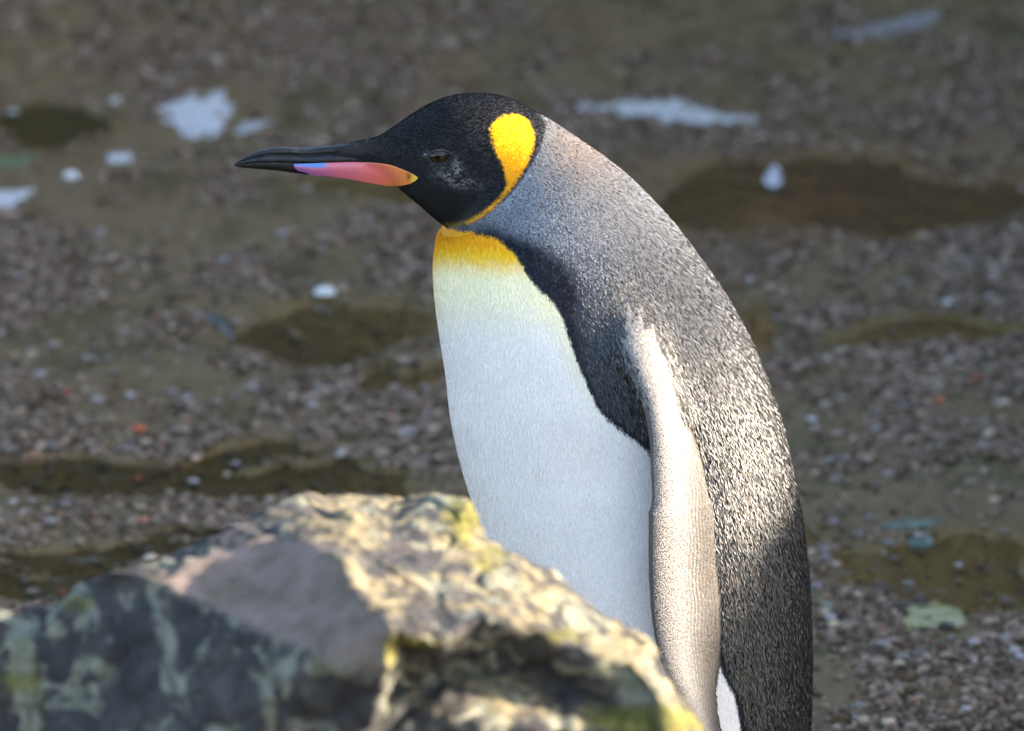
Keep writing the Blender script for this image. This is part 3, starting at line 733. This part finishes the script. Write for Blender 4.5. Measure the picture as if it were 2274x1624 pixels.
cb, _, ub, vb = plumage(Pb, Nb, np.zeros(nbl))
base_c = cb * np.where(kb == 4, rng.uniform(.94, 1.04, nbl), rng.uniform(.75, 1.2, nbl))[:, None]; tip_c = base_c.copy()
isb = kb == 2
darkc = np.array([.008, .008, .010]); 
dk = np.clip(.25 + .75 * sstep(430, 620, vb) + 0 * vb, 0, 1) * (1 - .45 * sm)
base_c[isb] = (cb[isb] * (1 - dk[isb, None]) + darkc * dk[isb, None])
tipb = cb * (rng.uniform(.8, 2.5, nbl) * (1 - .40 * sstep(480, 800, vb)))[:, None] * np.array([1.04, 1.0, .95]); tipb = np.where((rng.random(nbl) < .55 * sstep(400, 680, vb))[:, None], tipb * .15, tipb)
brz = (rng.random(nbl) < .10) & (ub > 1590) & (vb > 1000) & (ub < 1690)
tipb[brz] = np.array([.16, .095, .045])
tip_c[isb] = tipb[isb]
def blades(P, D, S, N, ln, wd, cb, ct_, mixm=.45, mpos=.55):
    n_ = len(P)
    root_ = P - N * .0003
    m = P + D * (ln * mpos)[:, None]
    V = np.stack([root_, m + S * (wd * .5)[:, None], P + D * ln[:, None], m - S * (wd * .5)[:, None]], 1).reshape(-1, 3)
    F = np.arange(n_ * 4).reshape(-1, 4)
    cm = cb * mixm + ct_ * (1 - mixm)
    C = np.stack([cb, cm, ct_, cm], 1).reshape(-1, 3)
    return V, F, C
fine_m = mat_tint("fine_feather", 0.6, 0.1)
head_m = mat_tint("head_feather", 0.5, 0.15)
back_m = mat_tint("back_feather", 0.40, 0.33)
flip_m = mat_tint("flipper_scale", 0.50, 0.4)
ZPL = z3([(690, 320), (1060, 305), (1400, 298), (1700, 322), (1880, 380), (2000, 432), (2060, 480), (2030, 520), (1950, 560), (1830, 585), (1700, 580), (1290, 505), (690, 440)])
ZEY = e2([(715, 535), (760, 488), (810, 465), (870, 458), (985, 477), (1040, 485), (1015, 540), (930, 620), (880, 632), (820, 628), (760, 600)])
qq = Pb + Dl * (ln * .6)[:, None]; qq[:, 1] = -np.abs(qq[:, 1]); qu, qv = proj(qq)
bare = (kb == 0) & ((poly_sd(qu, qv, ZPL) < 0) | (poly_sd(qu, qv, ZEY) < 0))
for kid, nm, mt in ((0, "head_feathers", head_m), (1, "ear_patch", fine_m), (2, "back_feathers", back_m), (3, "flank_feathers", fine_m), (4, "breast_feathers", fine_m), (6, "shoulder_feathers", flip_m)):
    s_ = (kb == kid) & ~bare
    V, F, C = blades(Pb[s_], Dl[s_], S2[s_], Nb[s_], ln[s_], wd[s_], base_c[s_], tip_c[s_], .95 if kid == 2 else .45, .72 if kid == 2 else .55)
    fm_ = mesh_np(nm, V, F, smooth=False); set_col(fm_, C)
    obj(nm, fm_, mt, root, kind="stuff")

# flipper scales in rows along the wing
rows = []
for side in (-1, 1):
    NA, NX = (300, 46) if side < 0 else (90, 20)
    ia = np.linspace(40, NF - 2, NA)
    jx = np.linspace(0.03, 0.97, NX)
    A_, X_ = np.meshgrid(ia, jx, indexing='ij')
    X_ = X_ + (np.arange(NA)[:, None] % 2) * .5 / NX
    A_ = A_ + rng.normal(0, .10, A_.shape); X_ = np.clip(X_ + rng.normal(0, .0022, X_.shape), .01, .99)
    th = np.arccos(np.clip(1 - 2 * X_, -1, 1))
    i0 = np.clip(A_.astype(int), 0, NF - 2); fa = A_ - i0
    ii = lambda arr: arr[i0] * (1 - fa)[..., None] + arr[i0 + 1] * fa[..., None]
    thick = FI[:, 6][i0] * (1 - fa) + FI[:, 6][i0 + 1] * fa
    pr = np.sin(th) * (0.62 + 0.38 * np.cos(th)) + 0.2 * (1 - np.cos(th) ** 2)
    sgn = 1.0
    G = ii(ac) + ii(ah) * np.cos(th)[..., None] + ii(an) * (thick * pr)[..., None]
    alv = ii(al); G = G.reshape(-1, 3); alv = alv.reshape(-1, 3); Xf = X_.reshape(-1); Af = A_.reshape(-1)
    if side > 0: G = G * mir; alv = alv * mir
    rows.append((G, alv, Xf, Af))
G = np.vstack([q[0] for q in rows]); alv = np.vstack([q[1] for q in rows]); Xf = np.concatenate([q[2] for q in rows]); Af = np.concatenate([q[3] for q in rows])
NBf = np.empty_like(G); ok = np.zeros(len(G), bool)
for i, p in enumerate(G):
    co, no, _, d = BVH.find_nearest(p)
    G[i] = co; NBf[i] = no; ok[i] = d < .004 and random.random() < (Af[i] - 40) / 26
G, alv, Xf, Af, NBf = G[ok], alv[ok], Xf[ok], Af[ok], NBf[ok]
Df = alv - (alv * NBf).sum(1, keepdims=True) * NBf; Df /= np.linalg.norm(Df, axis=1, keepdims=True)
Sf = np.cross(NBf, Df); nf = len(G)
towards = np.sign((Sf * np.repeat([[1, 0, 0]], nf, 0)).sum(1))
Df = Df + Sf * (towards * .25 * Xf)[:, None]; Df /= np.linalg.norm(Df, axis=1, keepdims=True); Sf = np.cross(NBf, Df)
lf2 = rng.normal(.10 + .12 * Xf, .04); rl = rng.normal(0, .06, nf)
Dd = Df * np.cos(lf2)[:, None] + NBf * np.sin(lf2)[:, None]; S3 = Sf * np.cos(rl)[:, None] + NBf * np.sin(rl)[:, None]
lnf = .0022 + .0018 * Xf; wdf = .0011 + .0004 * Xf
t_ = sstep(.35, .85, Xf)[:, None]
light = np.array([.31, .28, .255]); darkf = np.array([.014, .008, .005])  # pale tint painted in to brighten the sunlit leading half
tip_shade = sstep(105, 160, Af)[:, None]  # shade towards the flipper tip, painted into the scale colour
cbf = (light * .8 * (1 - t_) + darkf * t_) * (1 - .45 * tip_shade); ctf = (light * (1 - t_) + np.array([.068, .047, .031]) * t_) * (1 - .5 * tip_shade) * rng.uniform(.85, 1.15, (nf, 1))
fr_ = (Xf * 17 + .25 * np.sin(Af * .35)) % 1.0
gap = (sstep(.35, .6, Xf) * (fr_ > .52) * .9)[:, None]
ctf = ctf * (1 - gap) + darkf * gap
dot_ = (sstep(.15, .5, Xf) * (rng.random(nf) < .35))[:, None]
ctf = ctf * (1 - .6 * dot_) + darkf * .6 * dot_
V, F, C = blades(G, Dd, S3, NBf, lnf, wdf, cbf, ctf, .3)
fm_ = mesh_np("flipper_feathers", V, F, smooth=False); set_col(fm_, C)
obj("flipper_feathers", fm_, flip_m, root, kind="stuff")

# ---- bill
xs_ = np.linspace(0, 1, 90)
def curve(pts, x): 
    p = np.array(pts, float); c_ = catmull(p, 8); return np.interp(x, c_[:, 0], c_[:, 1])
UT = z3([(52, 335), (130, 272), (260, 205), (400, 165), (500, 150), (650, 148), (800, 156), (900, 152), (960, 140), (1100, 128), (1250, 108), (1400, 85), (1500, 62)])
CM = z3([(52, 345), (140, 326), (300, 308), (500, 304), (700, 307), (1060, 309), (1400, 302), (1700, 325), (1900, 385), (2045, 455)])
LB = z3([(52, 350), (120, 366), (200, 375), (500, 402), (700, 428), (860, 447), (1060, 464), (1290, 492), (1500, 535), (1700, 566), (1830, 571), (1950, 548), (2030, 500), (2045, 470)])
horn = mat_tint("black_horn", 0.24, 0.35, 160, 0.4, (220, 0.35, 0.0015))
def bill_w(u): return np.interp(u, [520, 540, 580, 650, 720, 800, 900, 930], [.0012, .0036, .0056, .0072, .0084, .0100, .0125, .013])
def zplane(u, v, Y): return on_plane(u, v, Y)
U_ = np.concatenate([np.linspace(UT[0, 0], UT[0, 0] + 14, 12, endpoint=False), np.linspace(UT[0, 0] + 14, 842, 110)])
topz = zplane(U_, curve(UT, U_), 0 * U_); ww = bill_w(U_); cmz = zplane(U_, curve(CM, U_), -ww)
prof = [(0, 1.0), (.30, .985), (.52, .93), (.66, .80), (.72, .66), (.66, .58), (.56, .535), (.60, .48), (.78, .42), (.90, .30), (.97, .16), (1.0, 0.03), (.93, -.02), (.6, -.02), (0, -.02)]
def bill_mesh(name, topz, botz, ww, prof, tintf, U):
    half = np.array(prof); full = np.vstack([half, (half * [-1, 1])[1:-1][::-1]])
    n_ = len(topz); m_ = len(full)
    V = np.empty((n_, m_, 3))
    V[..., 0] = topz[:, None, 0]; hgt = topz[:, 2] - botz[:, 2]
    V[..., 2] = botz[:, None, 2] + hgt[:, None] * full[None, :, 1]
    V[..., 1] = -ww[:, None] * full[None, :, 0]
    vs = np.vstack([V.reshape(-1, 3), V[0].mean(0), V[-1].mean(0)])
    fs = grid_faces(n_, m_).tolist() + [(n_ * m_, (i + 1) % m_, i) for i in range(m_)] + [(n_ * m_ + 1, (n_ - 1) * m_ + i, (n_ - 1) * m_ + (i + 1) % m_) for i in range(m_)]
    me = bpy.data.meshes.new(name); me.from_pydata(vs.tolist(), [], fs)
    bm = bmesh.new(); bm.from_mesh(me); bmesh.ops.recalc_face_normals(bm, faces=bm.faces); bm.to_mesh(me); bm.free()
    me.polygons.foreach_set("use_smooth", np.ones(len(me.polygons), bool))
    set_col(me, tintf(vs)); return me
def horn_tint(vs):
    t = np.tile(np.array([.004, .0042, .0055]), (len(vs), 1))
    q = sstep(.5, .75, fbm(vs[:, 0] * 160, vs[:, 2] * 420, 90))
    return t + q[:, None] * np.array([.010, .010, .012])
umb = bill_mesh("upper_bill", topz, cmz, ww, prof, horn_tint, U_)
obj("upper_bill", umb, horn, root)
UL = np.concatenate([np.linspace(CM[0, 0] + .5, CM[0, 0] + 14, 12, endpoint=False), np.linspace(CM[0, 0] + 14, 915, 110)])
wl = bill_w(UL) * .96; tz = zplane(UL, curve(CM, UL) + 1.0, -wl); bz = zplane(UL, curve(LB, UL), -wl * .35)
profL = [(0, 1.0), (.8, 1.0), (.97, .96), (1.0, .8), (.97, .55), (.85, .28), (.62, .08), (.3, 0.0), (0, -.02)]
obj("lower_bill", bill_mesh("lower_bill", tz, bz, wl, profL, horn_tint, UL), horn, root)

# coloured plates on both sides of the lower bill, lying over horn and cheek
PLT = [(700, 332), (1060, 318), (1400, 310), (1700, 334), (1880, 392), (1985, 440), (2042, 478)]
PLB = [(700, 362), (740, 402), (845, 428), (872, 452), (1060, 463), (1290, 492), (1500, 535), (1700, 568), (1830, 572), (1950, 547), (2015, 510), (2042, 484)]
def hit(u, v):
    d = ray(np.array(u), np.array(v)); d = Vector(d / np.linalg.norm(d)); best = None
    for bvh in (BVH, LBVH):
        r_ = bvh.ray_cast(Vector(CAM), d)
        if r_[0] is not None and (best is None or r_[3] < best[1]): best = (r_[0], r_[3])
    return best
lbm = bpy.data.objects["lower_bill"].data
LBVH = BVHTree.FromPolygons([v.co[:] for v in lbm.vertices], [tuple(p.vertices) for p in lbm.polygons])
nu, nv = 120, 22
pu = np.linspace(700, 2042, nu)
ptv = np.interp(pu, *np.array(PLT, float).T); 
ctop = catmull(np.array(PLT, float), 8); ptv = np.interp(pu, ctop[:, 0], ctop[:, 1])
cbot = np.array(PLB, float); pbv = np.interp(pu, cbot[:, 0], cbot[:, 1])
pts = np.empty((nu, nv, 3)); tint = np.empty((nu, nv, 3)); yprev = None
for i in range(nu):
    for j in range(nv):
        f = j / (nv - 1)
        zu, zv = pu[i], ptv[i] * (1 - f) + pbv[i] * f
        fu, fv_ = (720 + .29024 * zu) / 1.41425, (420 + .29024 * zv) / 1.41425
        own = -(bill_w(fu) + .0012 * math.sin(math.pi * f) ** .6)
        own = own * (1 - .30 * max(0, f - .55) / .45)
        h_ = hit(fu, fv_)
        y = own
        if h_ is not None: y = min(own if abs(own - h_[0].y) < .02 else 0, h_[0].y - .0011)
        pts[i, j] = (fu, fv_, y)
        a_ = (zu - 700) / 1342
        pink = np.array([.62, .15, .22]); red_ = np.array([.78, .16, .13]); orng = np.array([.82, .25, .06]); yell = np.array([.85, .55, .06]); blu = np.array([.10, .22, .62]); pur = np.array([.22, .10, .36])
        s1 = float(sstep(.35, .75, np.array(a_))); c_ = pink * (1 - s1) + red_ * s1
        s2 = float(sstep(.70, .93, np.array(a_ + .10 * (abs(f - .5) * 2) ** 2))); c_ = c_ * (1 - s2) + orng * s2
        s3 = float(sstep(.935, .98, np.array(a_ + .02 * f))); c_ = c_ * (1 - s3) + yell * s3
        s6 = math.exp(-((a_ - .925) / .02) ** 2 - ((f - .35) / .3) ** 2); c_ = c_ * (1 - .75 * s6) + np.array([.10, .03, .01]) * .75 * s6
        s4 = float(sstep(.30, .22, np.array(a_)) * sstep(.55, .25, np.array(f))); c_ = c_ * (1 - s4) + blu * s4
        s5 = float(sstep(.42, .05, np.array(a_)) * sstep(.45, .75, np.array(f))); c_ = c_ * (1 - .85 * s5) + pur * .85 * s5
        tint[i, j] = c_ * .82
from itertools import product
for _ in range(14):
    y = pts[..., 2]; y2 = y.copy()
    y2[1:-1, 1:-1] = np.minimum(y[1:-1, 1:-1] + .0004, (y[:-2, 1:-1] + y[2:, 1:-1] + y[1:-1, :-2] + y[1:-1, 2:]) / 4)
    pts[..., 2] = y2
PW = on_plane(pts[..., 0], pts[..., 1], pts[..., 2])
platem = mat_tint("bill_plate", 0.30, 0.5, 120, 0.12, None, 0.15)
for s in (-1, 1):
    o_ = PW.copy().reshape(-1, 3); inn = o_.copy(); inn[:, 1] += .0022
    f = grid_faces(nu, nv, wrap=False); m = nu * nv
    g = np.arange(m).reshape(nu, nv); bl = np.concatenate([g[:, 0], g[-1, 1:], g[::-1, -1][1:], g[0, ::-1][1:-1]])
    side = np.stack([bl, np.roll(bl, -1), np.roll(bl, -1) + m, bl + m], -1)
    vs = np.vstack([o_, inn])
    if s > 0: vs = vs * mir
    me = mesh_np("bill_plate", vs, np.vstack([f, f[:, ::-1] + m, side]))
    bm = bmesh.new(); bm.from_mesh(me); bmesh.ops.recalc_face_normals(bm, faces=bm.faces); bm.to_mesh(me); bm.free()
    me.polygons.foreach_set("use_smooth", np.ones(len(me.polygons), bool))
    set_col(me, np.vstack([tint.reshape(-1, 3)] * 2))
    obj("bill_plate", me, platem, root, label="pink to orange plate with blue tip along the lower bill")

# ---- eyes
EYE = e2([(728, 535), (760, 498), (810, 475), (870, 468), (930, 472), (985, 487), (1030, 490), (1010, 530), (975, 575), (930, 608), (880, 622), (820, 618), (770, 590), (740, 560)])
EYE = catmull(np.vstack([EYE, EYE[:1]]), 6)[:-1]
ec = EYE.mean(0); h0 = hit(*e2([(880, 545)])[0])[0]
eyem = mat_tint("eye_gloss", 0.10, 0.4)
lidm = mat_tint("eyelid_skin", 0.45, 0.4, 900, 0.3)
ne = len(EYE); ringsE = np.linspace(1, 0.0, 16)[:-1]
for s in (-1, 1):
    vs = []; cs = []
    pc_ = e2([(850, 530)])[0]
    for rr in ringsE:
        q = ec + (EYE - ec) * rr
        dome = .0036 * (1 - rr ** 2) ** .5 if rr < 1 else 0
        P3 = on_plane(q[:, 0], q[:, 1], np.full(ne, h0.y - .0002 - dome))
        vs.append(P3)
        dd = np.hypot(q[:, 0] - e2([(860, 545)])[0][0], q[:, 1] - e2([(860, 545)])[0][1])
        ir = np.tile(np.array([.013, .0065, .003]), (ne, 1)) * (0.5 + 1.0 * vnoise(q[:, 0] * .9, q[:, 1] * .9, 95))[:, None]
        ir *= sstep(4.0, 5.5, dd)[:, None] * sstep(18, 12, dd)[:, None]
        cs.append(ir + .002)
    q = ec[None]; vs.append(on_plane(q[:, 0], q[:, 1], np.array([h0.y - .0002 - .0036]))); cs.append(np.array([[.004, .003, .002]]))
    V = np.vstack(vs); nr_ = len(ringsE)
    fs = grid_faces(nr_, ne).tolist() + [((nr_ - 1) * ne + i, (nr_ - 1) * ne + (i + 1) % ne, nr_ * ne) for i in range(ne)]
    # back wall sunk into the head
    bo = len(V); V = np.vstack([V, vs[0] + np.array([0, .006, 0])]); fs += [((i + 1) % ne, i, bo + i, bo + (i + 1) % ne) for i in range(ne)] + [tuple(bo + i for i in range(ne))]
    C = np.vstack(cs + [np.full((ne, 3), .003)])
    if s > 0: V = V * mir
    me = bpy.data.meshes.new("eye"); me.from_pydata(V.tolist(), [], fs)
    bm = bmesh.new(); bm.from_mesh(me); bmesh.ops.recalc_face_normals(bm, faces=bm.faces); bm.to_mesh(me); bm.free()
    me.polygons.foreach_set("use_smooth", np.ones(len(me.polygons), bool)); set_col(me, C)
    eo = obj("eye", me, eyem, root, label="dark brown eye")
    # lid: rounded rim round the opening
    rim = on_plane(EYE[:, 0], EYE[:, 1], np.full(ne, h0.y - .0006)); ctr = rim.mean(0)
    out = rim - ctr; out[:, 1] = 0; out /= np.linalg.norm(out, axis=1, keepdims=True)
    vs = []
    for q in range(10):
        th = 2 * math.pi * q / 10
        vs.append(rim + out * (.0009 * math.cos(th) + .0004) + np.array([0, -1, 0]) * (.0013 * math.sin(th)))
    V = np.stack(vs, 1).reshape(-1, 3)
    f = grid_faces(ne + 1, 10); f = f % (ne * 10)
    if s > 0: V = V * mir
    me = mesh_np("eyelid", V, f)
    bm = bmesh.new(); bm.from_mesh(me); bmesh.ops.recalc_face_normals(bm, faces=bm.faces); bm.to_mesh(me); bm.free()
    me.polygons.foreach_set("use_smooth", np.ones(len(me.polygons), bool))
    set_col(me, np.tile([.018, .019, .024], (len(V), 1))); obj("eyelid", me, lidm, eo)

# ---- feet (hidden by the boulder)
footm = mat_tint("foot_skin", 0.55, 0.4, 200, 0.3)
for s in (-1, 1):
    hx = float(on_plane(1520, 2020, 0.0)[0]) - .005; hy = s * .06
    vs_ = []; fs_ = []
    def add_t(path, rad, flat):
        v_, f_ = tube(path, rad, 12, flat); o = sum(len(a) for a in vs_); vs_.append(v_); fs_.extend([tuple(int(i) + o for i in q) for q in f_])
    add_t([(hx + .02, hy, .016), (hx, hy, .018), (hx - .03, hy, .014), (hx - .05, hy, .010)], [.014, .022, .024, .018], .55)
    for a_ in (-.38, 0, .38):
        p = np.array([hx - .03, hy, .012]); d = np.array([-math.cos(a_), math.sin(a_) * 1.0, 0])
        add_t([p, p + d * .03, p + d * .055 + [0, 0, .002], p + d * .075 - [0, 0, .003], p + d * .088 - [0, 0, .007]], [.010, .010, .009, .006, .001], .8)
    me = bpy.data.meshes.new("foot"); me.from_pydata(np.vstack(vs_).tolist(), [], fs_)
    me.polygons.foreach_set("use_smooth", np.ones(len(me.polygons), bool)); set_col(me, np.tile([.03, .028, .028], (len(me.vertices), 1)))
    obj("foot", me, footm, root)
print("blades", nbl, "flipper", nf, "gravel", n, "body verts", len(BC), "rock verts", len(me0.vertices))
